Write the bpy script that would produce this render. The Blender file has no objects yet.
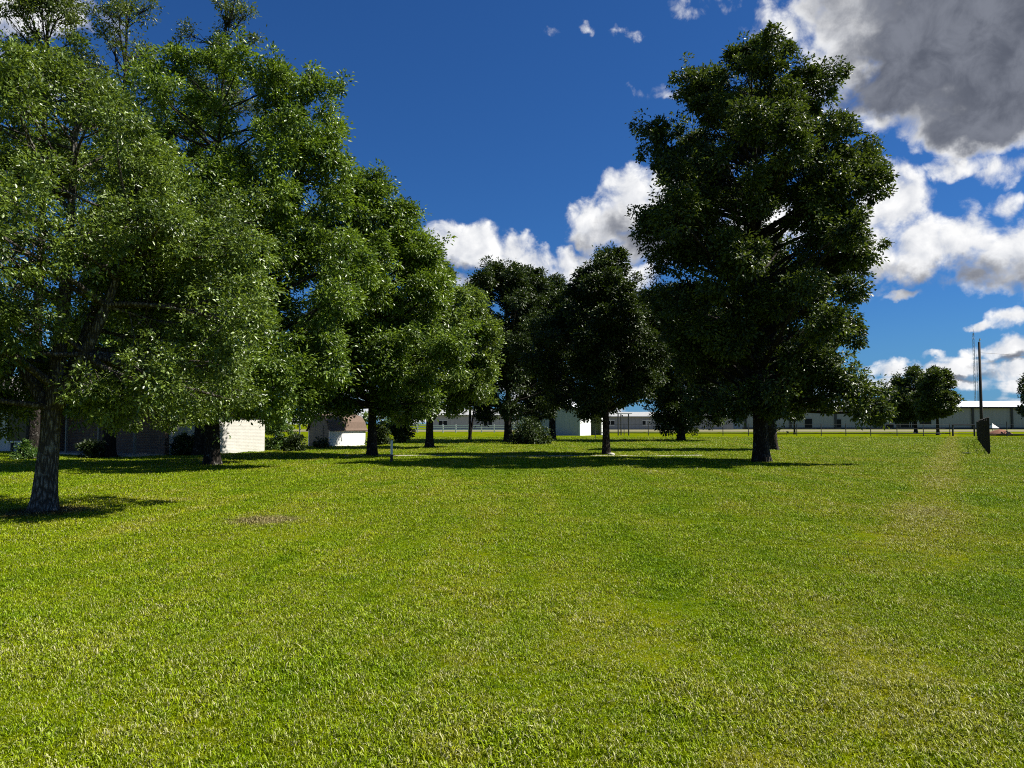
import bpy, math, random
import numpy as np
from mathutils import Vector, Matrix

R = math.radians
scene = bpy.context.scene
col = scene.collection

# ------------------------------------------------------------------ camera
F = 770.0                      # focal length in pixels of the 1024 px wide frame
PITCH = math.atan(40.0 / F)
CAM_H = 1.6

cam_d = bpy.data.cameras.new('camera')
cam = bpy.data.objects.new('camera', cam_d)
col.objects.link(cam)
cam.location = (0, 0, CAM_H)
cam.rotation_euler = (math.pi / 2 + PITCH, 0, 0)
cam_d.sensor_width = 36.0
cam_d.lens = F / 1024.0 * 36.0
cam_d.clip_start = 0.05
cam_d.clip_end = 9000
scene.camera = cam


def ray(px, py):
    x, y, z = px - 512.0, F, 384.0 - py
    c, s = math.cos(PITCH), math.sin(PITCH)
    return Vector((x, y * c - z * s, y * s + z * c)).normalized()


def at(px, d):
    """ground point seen in column px at depth d"""
    return ((px - 512.0) / F * d, d)


# ------------------------------------------------------------------ scene settings
scene.view_settings.view_transform = 'Standard'
scene.view_settings.look = 'None'
scene.view_settings.gamma = 1.0
scene.view_settings.use_curve_mapping = False
scene.view_settings.exposure = 0.95
scene.cycles.use_denoising = False
scene.cycles.use_adaptive_sampling = False
scene.cycles.filter_width = 1.05
scene.cycles.max_bounces = 6
scene.cycles.diffuse_bounces = 3
scene.cycles.glossy_bounces = 2
scene.cycles.transmission_bounces = 3
scene.cycles.sample_clamp_indirect = 2.0
scene.cycles.caustics_reflective = False
scene.cycles.caustics_refractive = False

# ------------------------------------------------------------------ sun
SUN_EL = R(50)
sx, sy = 0.997, 0.08
sl = math.hypot(sx, sy)
sx, sy = sx / sl, sy / sl
SUN = Vector((sx * math.cos(SUN_EL), sy * math.cos(SUN_EL), math.sin(SUN_EL)))
sd = bpy.data.lights.new('sun', 'SUN')
sd.energy = 5.0
sd.angle = R(0.5)
sd.color = (1.0, 0.955, 0.86)
so = bpy.data.objects.new('sun', sd)
col.objects.link(so)
so.rotation_euler = (-SUN).to_track_quat('-Z', 'Y').to_euler()
so.location = (0, 0, 60)


# ------------------------------------------------------------------ node helper
class NT:
    def __init__(self, nt):
        self.nt = nt

    def n(self, kind, **kw):
        nd = self.nt.nodes.new(kind)
        for k, v in kw.items():
            setattr(nd, k, v)
        return nd

    def put(self, sock, v):
        if v is None:
            return
        if isinstance(v, bpy.types.NodeSocket):
            self.nt.links.new(v, sock)
        else:
            sock.default_value = v

    def m(self, op, a, b=None, c=None, clamp=False):
        nd = self.n('ShaderNodeMath', operation=op, use_clamp=clamp)
        self.put(nd.inputs[0], a)
        self.put(nd.inputs[1], b)
        self.put(nd.inputs[2], c)
        return nd.outputs[0]

    def vm(self, op, a, b=None, scale=None):
        nd = self.n('ShaderNodeVectorMath', operation=op)
        self.put(nd.inputs[0], a)
        self.put(nd.inputs[1], b)
        if scale is not None:
            self.put(nd.inputs['Scale'], scale)
        return nd.outputs['Value'] if op in ('DOT_PRODUCT', 'LENGTH', 'DISTANCE') else nd.outputs['Vector']

    def ss(self, v, lo, hi, a=0.0, b=1.0):
        nd = self.n('ShaderNodeMapRange', interpolation_type='SMOOTHSTEP')
        for k, x in zip(range(5), (v, lo, hi, a, b)):
            self.put(nd.inputs[k], x)
        return nd.outputs[0]

    def mix(self, f, a, b, blend='MIX'):
        nd = self.n('ShaderNodeMix', data_type='RGBA', blend_type=blend)
        self.put(nd.inputs[0], f)
        for s, v in ((nd.inputs[6], a), (nd.inputs[7], b)):
            if isinstance(v, tuple) and len(v) == 3:
                v = v + (1,)
            self.put(s, v)
        return nd.outputs[2]

    def noise(self, vec, scale, detail=4, rough=0.55, dist=0.0, lac=2.0):
        nd = self.n('ShaderNodeTexNoise')
        self.put(nd.inputs['Vector'], vec)
        nd.inputs['Scale'].default_value = scale
        nd.inputs['Detail'].default_value = detail
        nd.inputs['Roughness'].default_value = rough
        nd.inputs['Distortion'].default_value = dist
        nd.inputs['Lacunarity'].default_value = lac
        return nd.outputs[0]

    def mapping(self, vec, loc=(0, 0, 0), rot=(0, 0, 0), scale=(1, 1, 1), kind='POINT'):
        nd = self.n('ShaderNodeMapping', vector_type=kind)
        self.put(nd.inputs['Vector'], vec)
        nd.inputs['Location'].default_value = loc
        nd.inputs['Rotation'].default_value = rot
        nd.inputs['Scale'].default_value = scale
        return nd.outputs[0]


# ------------------------------------------------------------------ world: clear sky with cumulus
def azel(px, py):
    d = ray(px, py)
    return math.atan2(d.x, d.y), math.asin(d.z)


def blob(px, py, rx, ry, amp=1.0, rot=0.0):
    a, e = azel(px, py)
    a2, _ = azel(px + 1, py)
    _, e2 = azel(px, py - 1)
    return (a, e, rx * (a2 - a), ry * (e2 - e), amp, R(rot))


CLOUDS = [blob(*b) for b in [
    # the large grey mass at upper right
    (985, 45, 175, 112, 1.7), (895, 22, 118, 66, 1.4), (1040, -70, 320, 160, 1.7), (985, 118, 100, 44, 1.4), (800, 22, 62, 40, .62),
    (905, 112, 40, 24, .6), (855, 66, 66, 52, .95), (890, 95, 60, 34, .9),
    # white rags just below it
    (958, 165, 38, 17, .72), (1005, 172, 42, 22, .75), (1012, 208, 28, 15, .5), (945, 172, 22, 12, .5),
    # cumulus behind the tall tree, right
    (885, 205, 48, 46), (935, 245, 60, 44), (1005, 258, 80, 42), (870, 255, 50, 40), (1060, 262, 70, 48), (975, 240, 46, 30, .8), (895, 183, 26, 20, .8),
    (760, 215, 80, 50), (1000, 286, 60, 14, .6),
    # cumulus between the trees, centre
    (470, 244, 52, 28, 1.2), (502, 250, 34, 22, 1.1), (432, 250, 40, 26, .9), (532, 263, 32, 18, 1.0), (570, 264, 32, 21, 1.0), (600, 222, 42, 34), (640, 196, 48, 36),
    (660, 178, 34, 22, .9), (650, 235, 60, 40), (690, 200, 60, 50), (610, 280, 60, 26), (470, 278, 60, 12, .55),
    # low flat ones
    (903, 291, 26, 6, .55), (980, 322, 24, 6, .7), (1015, 317, 34, 12, .75), (1010, 348, 44, 17, .85), (972, 349, 22, 8, .6),
    (932, 350, 15, 5, .6), (900, 364, 34, 11, .75), (948, 366, 40, 13, .8), (1010, 372, 60, 15, .8), (960, 384, 50, 9, .7), (900, 384, 60, 10, .6),
    # loose wisps
    (628, 31, 22, 8, .34), (584, 29, 9, 7, .27), (562, 33, 12, 6, .2), (690, 6, 34, 17, .4), (658, 90, 22, 9, .33, -20), (630, 86, 8, 7, .22), (735, 10, 20, 10, .25),
    # top left, behind the sparse trees
    (20, 2, 110, 40, .95), (40, 75, 80, 30, .5),
]]
GREYS = [blob(*b) for b in [
    (1000, 40, 185, 112), (930, 48, 118, 82), (1060, -70, 330, 160), (985, 112, 95, 42),
    (895, 80, 60, 46), (960, 278, 100, 22, .55), (1030, 282, 90, 18, .55), (880, 274, 44, 20, .4),
    (648, 232, 56, 38, .75), (690, 240, 60, 40, .8), (475, 266, 40, 14, .6), (590, 240, 30, 14, .4),
    (1010, 360, 50, 8, .6), (950, 376, 50, 7, .6),
]]


SKY_TINT = (.165, .405, .75)


def build_world():
    w = bpy.data.worlds.new('World')
    scene.world = w
    w.use_nodes = True
    t = NT(w.node_tree)
    w.node_tree.nodes.clear()
    out = t.n('ShaderNodeOutputWorld')
    bg = t.n('ShaderNodeBackground')
    STR = 0.06
    bg.inputs['Strength'].default_value = STR
    sky = t.n('ShaderNodeTexSky', sky_type='NISHITA')
    sky.sun_disc = False
    sky.sun_elevation = SUN_EL
    sky.sun_rotation = math.atan2(SUN.x, SUN.y)
    sky.altitude = 50
    sky.air_density = 1.0
    sky.dust_density = 0.3
    sky.ozone_density = 2.0
    # the photograph's deep, polarised blue
    skyc = t.vm('MULTIPLY', sky.outputs[0], SKY_TINT)

    tc = t.n('ShaderNodeTexCoord')
    d = t.vm('NORMALIZE', tc.outputs['Generated'])
    sep = t.n('ShaderNodeSeparateXYZ')
    t.put(sep.inputs[0], d)
    az = t.m('ARCTAN2', sep.outputs[0], sep.outputs[1])
    el = t.m('ARCSINE', sep.outputs[2])
    cmb = t.n('ShaderNodeCombineXYZ')
    t.put(cmb.inputs[0], az)
    t.put(cmb.inputs[1], el)
    P = cmb.outputs[0]

    # warp the coordinates a little so the cloud outlines billow
    wn = t.n('ShaderNodeTexNoise')
    t.put(wn.inputs['Vector'], P)
    wn.inputs['Scale'].default_value = 14
    wn.inputs['Detail'].default_value = 5
    wn.inputs['Roughness'].default_value = .6
    warp = t.vm('SCALE', t.vm('SUBTRACT', wn.outputs['Color'], (.5, .5, .5)), scale=.055)
    PW = t.vm('ADD', P, warp)

    def field(pv, blobs, k):
        acc = None
        for a, e, rx, ry, amp, rot in blobs:
            # tie each step to the one before, so that the shader evaluates them one after the other
            q = pv if acc is None else t.vm('ADD', pv, t.m('MULTIPLY', acc, 1e-7))
            mp = t.mapping(q, (a, e, 0), (0, 0, rot), (rx, ry, 1), 'TEXTURE')
            v = t.m('MULTIPLY_ADD', t.vm('DOT_PRODUCT', mp, mp), -amp, amp)
            acc = v if acc is None else t.m('SMOOTH_MAX', acc, v, k)
        return acc

    # envelope of the clouds: the placed ones, a loose scatter elsewhere, and small flat ones low down
    e = field(PW, CLOUDS, .12)
    e = t.m('MAXIMUM', e, -1.2)
    far = t.ss(t.m('ABSOLUTE', az), .72, 1.0)
    gen = t.noise(t.mapping(P, scale=(1, 1.9, 1)), 2.6, 2, .5)
    gen = t.m('MULTIPLY_ADD', gen, 6.0, -3.5)
    e = t.m('MAXIMUM', e, t.m('MULTIPLY_ADD', t.m('SUBTRACT', 1.0, far), -2.0, gen))
    lown = t.noise(t.mapping(P, scale=(1, 4.2, 1)), 9, 3, .5)
    low = t.m('MULTIPLY_ADD', lown, 5.0, -2.25)
    low = t.m('SUBTRACT', low, t.ss(el, .05, .13, 0, 3.0))
    e = t.m('MAXIMUM', e, low)

    def relief(off):
        q = t.vm('ADD', P, off)
        p = t.vm('ADD', PW, off)
        nz = t.noise(q, 24, 6, .60, .35)
        vor = t.n('ShaderNodeTexVoronoi', feature='SMOOTH_F1', voronoi_dimensions='2D')
        t.put(vor.inputs['Vector'], p)
        vor.inputs['Scale'].default_value = 34
        vor.inputs['Smoothness'].default_value = .35
        vor.inputs['Detail'].default_value = 1
        b = t.m('MULTIPLY_ADD', nz, 1.9, -.95)
        return t.m('ADD', b, t.m('MULTIPLY_ADD', vor.outputs['Distance'], -.5, .2)), nz

    B0, N0 = relief((0, 0, 0))
    B1, _ = relief((.009, .013, 0))
    D0 = t.m('ADD', e, B0)
    alpha = t.ss(D0, -.04, .72)
    rel = t.m('SUBTRACT', B0, B1)
    light = t.m('MULTIPLY_ADD', rel, .62, .72, clamp=True)
    G = field(t.vm('ADD', PW, t.vm('SCALE', warp, scale=.8)), GREYS, .15)
    G = t.m('ADD', G, t.m('MULTIPLY_ADD', N0, 1.1, -.55))
    grey = t.ss(G, -.05, .75)
    white_c = t.mix(light, (.40, .44, .53), (1.0, 1.0, 1.0))
    grey_c = t.mix(t.ss(N0, .3, .7), (.105, .118, .155), (.205, .222, .27))
    cc = t.mix(grey, white_c, grey_c)
    gain = t.vm('SCALE', cc, scale=.535 / STR)
    skyc = t.mix(t.ss(el, .16, .0, 0, .6), skyc, (1.1, 2.9, 5.2))     # paler towards the horizon
    c = t.mix(alpha, skyc, gain)
    t.put(bg.inputs['Color'], c)
    t.put(out.inputs['Surface'], bg.outputs[0])
    w.cycles.sampling_method = 'MANUAL'
    w.cycles.sample_map_resolution = 512


build_world()


# ------------------------------------------------------------------ materials
def new_mat(name):
    m = bpy.data.materials.new(name)
    m.use_nodes = True
    m.node_tree.nodes.clear()
    t = NT(m.node_tree)
    out = t.n('ShaderNodeOutputMaterial')
    return m, t, out


def simple(name, c, rough=.7, var=.25, scale=3.0, bump=.0, bscale=30., metal=0.0, spec=.4, stretch=(1, 1, 1)):
    m, t, out = new_mat(name)
    geo = t.n('ShaderNodeTexCoord')
    v = t.mapping(geo.outputs['Object'], scale=stretch)
    nz = t.noise(v, scale, 6, .6)
    k = t.m('MULTIPLY_ADD', nz, 2 * var, 1 - var)
    cc = t.vm('SCALE', tuple(c), scale=k)
    p = t.n('ShaderNodeBsdfPrincipled')
    t.put(p.inputs['Base Color'], cc)
    p.inputs['Roughness'].default_value = rough
    p.inputs['Metallic'].default_value = metal
    p.inputs['Specular IOR Level'].default_value = spec
    if bump:
        b = t.n('ShaderNodeBump')
        b.inputs['Strength'].default_value = bump
        b.inputs['Distance'].default_value = .03
        t.put(b.inputs['Height'], t.noise(v, bscale, 4, .6))
        t.put(p.inputs['Normal'], b.outputs[0])
    t.put(out.inputs['Surface'], p.outputs[0])
    return m


def turf_colour(t, gain=1.0):
    """green and straw patches shared by the soil sheet and the blades, laid out in world space"""
    g = t.n('ShaderNodeNewGeometry')
    pos = g.outputs['Position']
    flat = t.vm('MULTIPLY', pos, (1, 1, 0))
    big = t.noise(flat, .22, 4, .6, .3)
    mid = t.noise(flat, .9, 4, .6)
    fine = t.noise(flat, 5.0, 4, .65)
    # mowing lines run parallel to the post fence
    mow = t.noise(t.mapping(flat, rot=(0, 0, R(30)), scale=(1.1, .07, 1)), 1.0, 2, .5)
    v = t.m('ADD', t.m('MULTIPLY', big, .36), t.m('ADD', t.m('MULTIPLY', mid, .26), t.m('MULTIPLY', fine, .32)))
    v = t.m('ADD', v, t.m('MULTIPLY_ADD', mow, .30, -.12))
    sep = t.n('ShaderNodeSeparateXYZ')
    t.put(sep.inputs[0], flat)
    # a drier strip along the right boundary
    s = t.m('ADD', t.m('SUBTRACT', sep.outputs[0], t.m('MULTIPLY', sep.outputs[1], .577)), .55)
    s = t.m('ADD', s, t.m('MULTIPLY_ADD', mid, 1.6, -.8))
    strip = t.m('MULTIPLY', t.ss(t.m('ABSOLUTE', s), 1.1, .2), t.ss(sep.outputs[1], 7.0, 13.0, .25, 1.0))
    v = t.m('ADD', v, t.m('MULTIPLY', strip, .12))
    # a bare straw coloured spot
    sp = t.vm('DISTANCE', t.vm('MULTIPLY', flat, (1, .8, 1)), (-4.1, 12.9 * .8, 0))
    spot = t.ss(t.m('ADD', sp, t.m('MULTIPLY_ADD', fine, 1.4, -.7)), .75, .25)
    sp2 = t.vm('DISTANCE', flat, (-8.4, 13.9, 0))
    spot2 = t.ss(t.m('ADD', sp2, t.m('MULTIPLY_ADD', fine, 1.0, -.5)), 1.25, .35)
    # straw thatch gets more frequent close by
    near = t.ss(sep.outputs[1], 9.0, 3.5)
    v = t.m('ADD', v, t.m('MULTIPLY', near, .02))
    ramp = t.n('ShaderNodeValToRGB')
    t.put(ramp.inputs[0], v)
    e = ramp.color_ramp.elements
    e[0].position, e[0].color = .30, (.125, .245, .003, 1)
    e[1].position, e[1].color = .50, (.300, .395, .004, 1)
    for ps, c in ((.40, (.205, .325, .003, 1)), (.62, (.415, .430, .014, 1)), (.80, (.48, .41, .11, 1))):
        x = e.new(ps)
        x.color = c
    c = t.mix(spot, ramp.outputs[0], (.36, .30, .12))
    c = t.mix(spot2, c, (.13, .085, .035))
    return t.vm('SCALE', c, scale=gain), v, fine


def mat_lawn():
    m, t, out = new_mat('turf')
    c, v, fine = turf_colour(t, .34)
    g = t.n('ShaderNodeNewGeometry')
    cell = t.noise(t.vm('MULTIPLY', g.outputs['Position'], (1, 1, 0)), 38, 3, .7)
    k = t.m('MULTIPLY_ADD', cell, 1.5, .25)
    # dark soil tone; its low gain also paints in shade among the blades
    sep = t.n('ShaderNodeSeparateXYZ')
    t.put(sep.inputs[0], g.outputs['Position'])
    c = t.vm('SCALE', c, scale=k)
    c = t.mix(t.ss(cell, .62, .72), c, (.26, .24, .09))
    p = t.n('ShaderNodeBsdfDiffuse')
    t.put(p.inputs['Color'], c)
    b = t.n('ShaderNodeBump')
    b.inputs['Strength'].default_value = .8
    b.inputs['Distance'].default_value = .03
    t.put(b.inputs['Height'], t.noise(t.vm('MULTIPLY', g.outputs['Position'], (1, 1, 0)), 45, 3, .7))
    t.put(p.inputs['Normal'], b.outputs[0])
    t.put(out.inputs['Surface'], p.outputs[0])
    return m


def mat_blade():
    m, t, out = new_mat('grass_blade')
    c, v, fine = turf_colour(t, 1.0)
    a = t.n('ShaderNodeAttribute', attribute_name='tint')
    tint = a.outputs['Fac']
    c = t.vm('SCALE', c, scale=t.m('MULTIPLY_ADD', tint, .95, .19))
    gp = t.n('ShaderNodeNewGeometry')
    sy_ = t.n('ShaderNodeSeparateXYZ')
    t.put(sy_.inputs[0], gp.outputs['Position'])
    straw_lo = t.ss(sy_.outputs[1], 3.5, 11.0,   .77, .93)
    straw = t.ss(t.m('ADD', tint, t.m('MULTIPLY_ADD', v, .9, -.45)), straw_lo, .97)
    c = t.mix(straw, c, (.47, .45, .23))
    p = t.n('ShaderNodeBsdfPrincipled')
    t.put(p.inputs['Base Color'], c)
    p.inputs['Roughness'].default_value = .45
    p.inputs['Specular IOR Level'].default_value = .12
    tr = t.n('ShaderNodeBsdfTranslucent')
    t.put(tr.inputs['Color'], t.vm('MULTIPLY', c, (1.05, 1.1, .5)))
    ms = t.n('ShaderNodeMixShader')
    ms.inputs[0].default_value = .2
    t.put(ms.inputs[1], p.outputs[0])
    t.put(ms.inputs[2], tr.outputs[0])
    t.put(out.inputs['Surface'], ms.outputs[0])
    return m


def mat_leaf(name, dark, light, rough=.34, trans=.28, spec=.5):
    m, t, out = new_mat(name)
    a = t.n('ShaderNodeAttribute', attribute_name='tint')
    oc = t.n('ShaderNodeTexCoord')
    nz = t.noise(oc.outputs['Object'], .55, 3, .6)
    f = t.m('ADD', t.m('MULTIPLY', a.outputs['Fac'], 1.3), t.m('MULTIPLY_ADD', nz, 1.5, -.88), clamp=True)
    c = t.mix(f, dark, light)
    p = t.n('ShaderNodeBsdfPrincipled')
    t.put(p.inputs['Base Color'], c)
    p.inputs['Roughness'].default_value = rough
    p.inputs['Specular IOR Level'].default_value = spec
    tr = t.n('ShaderNodeBsdfTranslucent')
    t.put(tr.inputs['Color'], t.vm('MULTIPLY', c, (1.5, 1.45, .6)))
    ms = t.n('ShaderNodeMixShader')
    ms.inputs[0].default_value = trans
    t.put(ms.inputs[1], p.outputs[0])
    t.put(ms.inputs[2], tr.outputs[0])
    t.put(out.inputs['Surface'], ms.outputs[0])
    return m


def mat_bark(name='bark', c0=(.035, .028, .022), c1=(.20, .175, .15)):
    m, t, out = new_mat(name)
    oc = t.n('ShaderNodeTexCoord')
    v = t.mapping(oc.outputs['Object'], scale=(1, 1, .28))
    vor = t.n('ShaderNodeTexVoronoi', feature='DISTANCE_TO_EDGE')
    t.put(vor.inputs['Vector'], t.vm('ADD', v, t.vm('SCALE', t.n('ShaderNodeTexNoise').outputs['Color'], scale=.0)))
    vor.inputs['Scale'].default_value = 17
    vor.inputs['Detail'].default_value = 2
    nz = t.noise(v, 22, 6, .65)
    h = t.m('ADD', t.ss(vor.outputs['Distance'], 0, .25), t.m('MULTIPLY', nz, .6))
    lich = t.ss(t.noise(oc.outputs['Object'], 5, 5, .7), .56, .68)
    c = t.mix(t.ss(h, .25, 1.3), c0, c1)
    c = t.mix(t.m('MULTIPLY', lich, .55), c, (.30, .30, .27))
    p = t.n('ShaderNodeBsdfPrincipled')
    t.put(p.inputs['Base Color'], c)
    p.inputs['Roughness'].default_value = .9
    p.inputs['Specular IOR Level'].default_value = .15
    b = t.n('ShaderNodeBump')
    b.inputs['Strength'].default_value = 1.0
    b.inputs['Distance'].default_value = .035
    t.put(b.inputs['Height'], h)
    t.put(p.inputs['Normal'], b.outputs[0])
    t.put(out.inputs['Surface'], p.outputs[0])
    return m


def mat_brick(name, c1, c2, mortar, sc=1.0):
    m, t, out = new_mat(name)
    oc = t.n('ShaderNodeTexCoord')
    sep = t.n('ShaderNodeSeparateXYZ')
    t.put(sep.inputs[0], oc.outputs['Object'])
    cmb = t.n('ShaderNodeCombineXYZ')
    t.put(cmb.inputs[0], t.m('ADD', sep.outputs[0], sep.outputs[1]))
    t.put(cmb.inputs[1], sep.outputs[2])
    br = t.n('ShaderNodeTexBrick')
    t.put(br.inputs['Vector'], cmb.outputs[0])
    br.inputs['Color1'].default_value = c1 + (1,)
    br.inputs['Color2'].default_value = c2 + (1,)
    br.inputs['Mortar'].default_value = mortar + (1,)
    br.inputs['Scale'].default_value = sc
    br.inputs['Brick Width'].default_value = .24
    br.inputs['Row Height'].default_value = .08
    br.inputs['Mortar Size'].default_value = .008
    nz = t.noise(oc.outputs['Object'], 2.0, 6, .7)
    c = t.vm('SCALE', br.outputs['Color'], scale=t.m('MULTIPLY_ADD', nz, .7, .62))
    p = t.n('ShaderNodeBsdfPrincipled')
    t.put(p.inputs['Base Color'], c)
    p.inputs['Roughness'].default_value = .85
    b = t.n('ShaderNodeBump', invert=True)
    b.inputs['Strength'].default_value = .6
    b.inputs['Distance'].default_value = .01
    t.put(b.inputs['Height'], br.outputs['Fac'])
    t.put(p.inputs['Normal'], b.outputs[0])
    t.put(out.inputs['Surface'], p.outputs[0])
    return m


def mat_ribbed(name, c, axis='h', pitch=.3, rough=.5, depth=.5):
    """sheet metal / boards with vertical ribs"""
    m, t, out = new_mat(name)
    oc = t.n('ShaderNodeTexCoord')
    sep = t.n('ShaderNodeSeparateXYZ')
    t.put(sep.inputs[0], oc.outputs['Object'])
    u = t.m('ADD', sep.outputs[0], sep.outputs[1]) if axis == 'h' else sep.outputs[2]
    w = t.m('PINGPONG', u, pitch / 2)
    rib = t.ss(w, pitch * .02, pitch * .09)
    nz = t.noise(t.mapping(oc.outputs['Object'], scale=(1, 1, .25)), 1.3, 6, .65)
    k = t.m('MULTIPLY', t.m('MULTIPLY_ADD', nz, .4, .8), t.m('MULTIPLY_ADD', rib, .14, .86))
    p = t.n('ShaderNodeBsdfPrincipled')
    t.put(p.inputs['Base Color'], t.vm('SCALE', tuple(c), scale=k))
    p.inputs['Roughness'].default_value = rough
    b = t.n('ShaderNodeBump')
    b.inputs['Strength'].default_value = depth
    b.inputs['Distance'].default_value = .02
    t.put(b.inputs['Height'], rib)
    t.put(p.inputs['Normal'], b.outputs[0])
    t.put(out.inputs['Surface'], p.outputs[0])
    return m


M = {}
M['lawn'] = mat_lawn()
M['blade'] = mat_blade()
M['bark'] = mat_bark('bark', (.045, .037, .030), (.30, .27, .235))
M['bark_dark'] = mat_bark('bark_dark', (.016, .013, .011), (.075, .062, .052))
M['oak'] = mat_leaf('live_oak_leaf', (.030, .056, .008), (.215, .300, .056), rough=.38, trans=.25)
M['oak_light'] = mat_leaf('oak_leaf', (.030, .064, .008), (.200, .295, .040), rough=.40, trans=.27)
M['pecan'] = mat_leaf('pecan_leaf', (.040, .068, .014), (.125, .165, .035), rough=.45, trans=.30)
M['dark'] = mat_leaf('dark_leaf', (.012, .024, .005), (.056, .088, .018), rough=.45, trans=.20, spec=.34)
M['tall'] = mat_leaf('tall_tree_leaf', (.014, .028, .006), (.095, .135, .030), rough=.44, trans=.28, spec=.36)
M['bush'] = mat_leaf('bush_leaf', (.030, .080, .015), (.130, .210, .050), trans=.3)
M['white_wall'] = mat_brick('painted_brick', (.64, .615, .56), (.62, .595, .545), (.60, .575, .53))
M['brown_brick'] = mat_brick('brown_brick', (.16, .09, .055), (.12, .065, .045), (.2, .18, .15))
M['siding'] = mat_ribbed('white_board_siding', (.42, .43, .42), 'h', .4, .6)
M['shingle'] = simple('grey_shingle', (.22, .20, .185), .9, .4, 9, .6, 60)
M['shingle_brown'] = simple('brown_shingle', (.14, .095, .07), .9, .4, 9, .6, 60)
M['white_paint'] = simple('white_paint', (.78, .77, .74), .5, .08, 3)
M['glass'] = simple('dark_window_glass', (.012, .014, .016), .3, .1, 1, spec=.08)
M['shaded_board'] = mat_ribbed('shaded_grey_board', (.20, .19, .165), 'h', .22, .8)  # greyish board tone, with the shade of gable and porch put into it
M['grey_metal'] = mat_ribbed('grey_sheet_metal', (.25, .253, .262), 'h', 1.1, .45, .3)
M['pale_metal'] = mat_ribbed('pale_sheet_metal', (.36, .36, .34), 'h', 1.0, .5)
M['barn_shaded'] = mat_ribbed('barn_shaded_metal', (.30, .33, .34), 'h', .4, .5)  # barn metal with the shade of its unlit sides put into the colour
M['barn_white'] = mat_ribbed('barn_white_metal', (.80, .80, .80), 'h', .4, .5)
M['roof_white'] = mat_ribbed('white_metal_roof', (.74, .76, .78), 'h', 1.0, .4, .3)
M['black_wood'] = simple('black_stained_board', (.016, .013, .011), .85, .4, 4, .4, 40, stretch=(1, 1, .2))
M['steel'] = simple('dark_steel', (.028, .028, .03), .55, .3, 6)
M['pole_wood'] = simple('creosoted_pole', (.022, .017, .014), .85, .35, 5, .5, 30, stretch=(1, 1, .1))
M['concrete'] = simple('pale_concrete', (.34, .32, .27), .9, .25, 1.6, .2, 40)
M['gravel'] = simple('tan_gravel', (.165, .15, .065), .95, .3, .5)
M['dirt'] = simple('red_brown_dirt', (.20, .085, .05), .95, .35, 2.5, .6, 12)
M['rock'] = simple('pale_rock', (.5, .47, .42), .9, .25, 8, .4, 30)
M['galv'] = simple('galvanised_steel', (.30, .32, .36), .45, .2, 4, metal=.6)
M['red_paint'] = simple('red_paint', (.35, .05, .03), .5, .1, 4)
M['dark_open'] = simple('painted_interior_shade', (.05, .048, .045), .9, .2, 2)  # dark colour stands in for the shade inside the open bay


# ------------------------------------------------------------------ mesh helpers
class MB:
    def __init__(self):
        self.v, self.f, self.mi = [], [], []

    def add(self, vs, fs, mi=0):
        b = len(self.v)
        self.v += [tuple(x) for x in vs]
        self.f += [tuple(i + b for i in f) for f in fs]
        self.mi += [mi] * len(fs)
        return self

    def box(self, x0, x1, y0, y1, z0, z1, mi=0, bev=0.0):
        vs = [(x, y, z) for z in (z0, z1) for x, y in ((x0, y0), (x1, y0), (x1, y1), (x0, y1))]
        return self.add(vs, [(3, 2, 1, 0), (4, 5, 6, 7), (0, 1, 5, 4), (1, 2, 6, 5), (2, 3, 7, 6), (3, 0, 4, 7)], mi)

    def tube(self, pts, rad, n=8, mi=0, cap=True, wob=None):
        pts = [Vector(p) for p in pts]
        rings, up = [], Vector((0.13, .99, .05)).normalized()
        for i, p in enumerate(pts):
            d = (pts[min(i + 1, len(pts) - 1)] - pts[max(i - 1, 0)])
            d = d.normalized() if d.length > 1e-9 else Vector((0, 0, 1))
            a = d.cross(up)
            if a.length < .1:
                a = d.cross(Vector((1, 0, 0)))
            a.normalize()
            b = d.cross(a)
            r = rad[i] if hasattr(rad, '__len__') else rad
            ring = []
            for k in range(n):
                th = 2 * math.pi * k / n
                rr = r * (wob(i, th) if wob else 1)
                ring.append(p + (a * math.cos(th) + b * math.sin(th)) * rr)
            rings.append(ring)
        vs = [v for r_ in rings for v in r_]
        fs = []
        for i in range(len(pts) - 1):
            for k in range(n):
                k2 = (k + 1) % n
                fs.append((i * n + k, i * n + k2, (i + 1) * n + k2, (i + 1) * n + k))
        if cap:
            fs.append(tuple(range(n - 1, -1, -1)))
            fs.append(tuple((len(pts) - 1) * n + k for k in range(n)))
        return self.add(vs, fs, mi)

    def prism(self, prof, y0, y1, mi=0):
        """profile in (x, z), extruded along y"""
        n = len(prof)
        vs = [(x, y0, z) for x, z in prof] + [(x, y1, z) for x, z in prof]
        fs = [tuple(range(n)), tuple(range(2 * n - 1, n - 1, -1))]
        fs += [(i, n + i, n + (i + 1) % n, (i + 1) % n) for i in range(n)]
        return self.add(vs, fs, mi)

    def build(self, name, mats, parent=None, smooth=False):
        me = bpy.data.meshes.new(name)
        me.from_pydata(self.v, [], self.f)
        for m in (mats if isinstance(mats, (list, tuple)) else [mats]):
            me.materials.append(m)
        if any(self.mi):
            me.polygons.foreach_set('material_index', self.mi)
        if smooth:
            me.polygons.foreach_set('use_smooth', [True] * len(me.polygons))
        me.update()
        import bmesh
        bm = bmesh.new()
        bm.from_mesh(me)
        bmesh.ops.recalc_face_normals(bm, faces=bm.faces)
        bm.to_mesh(me)
        bm.free()
        o = bpy.data.objects.new(name, me)
        col.objects.link(o)
        if parent:
            o.parent = parent
        return o


def tag(o, label=None, cat=None, group=None, kind=None):
    if label:
        o['label'] = label
    if cat:
        o['category'] = cat
    if group:
        o['group'] = group
    if kind:
        o['kind'] = kind
    return o


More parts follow.
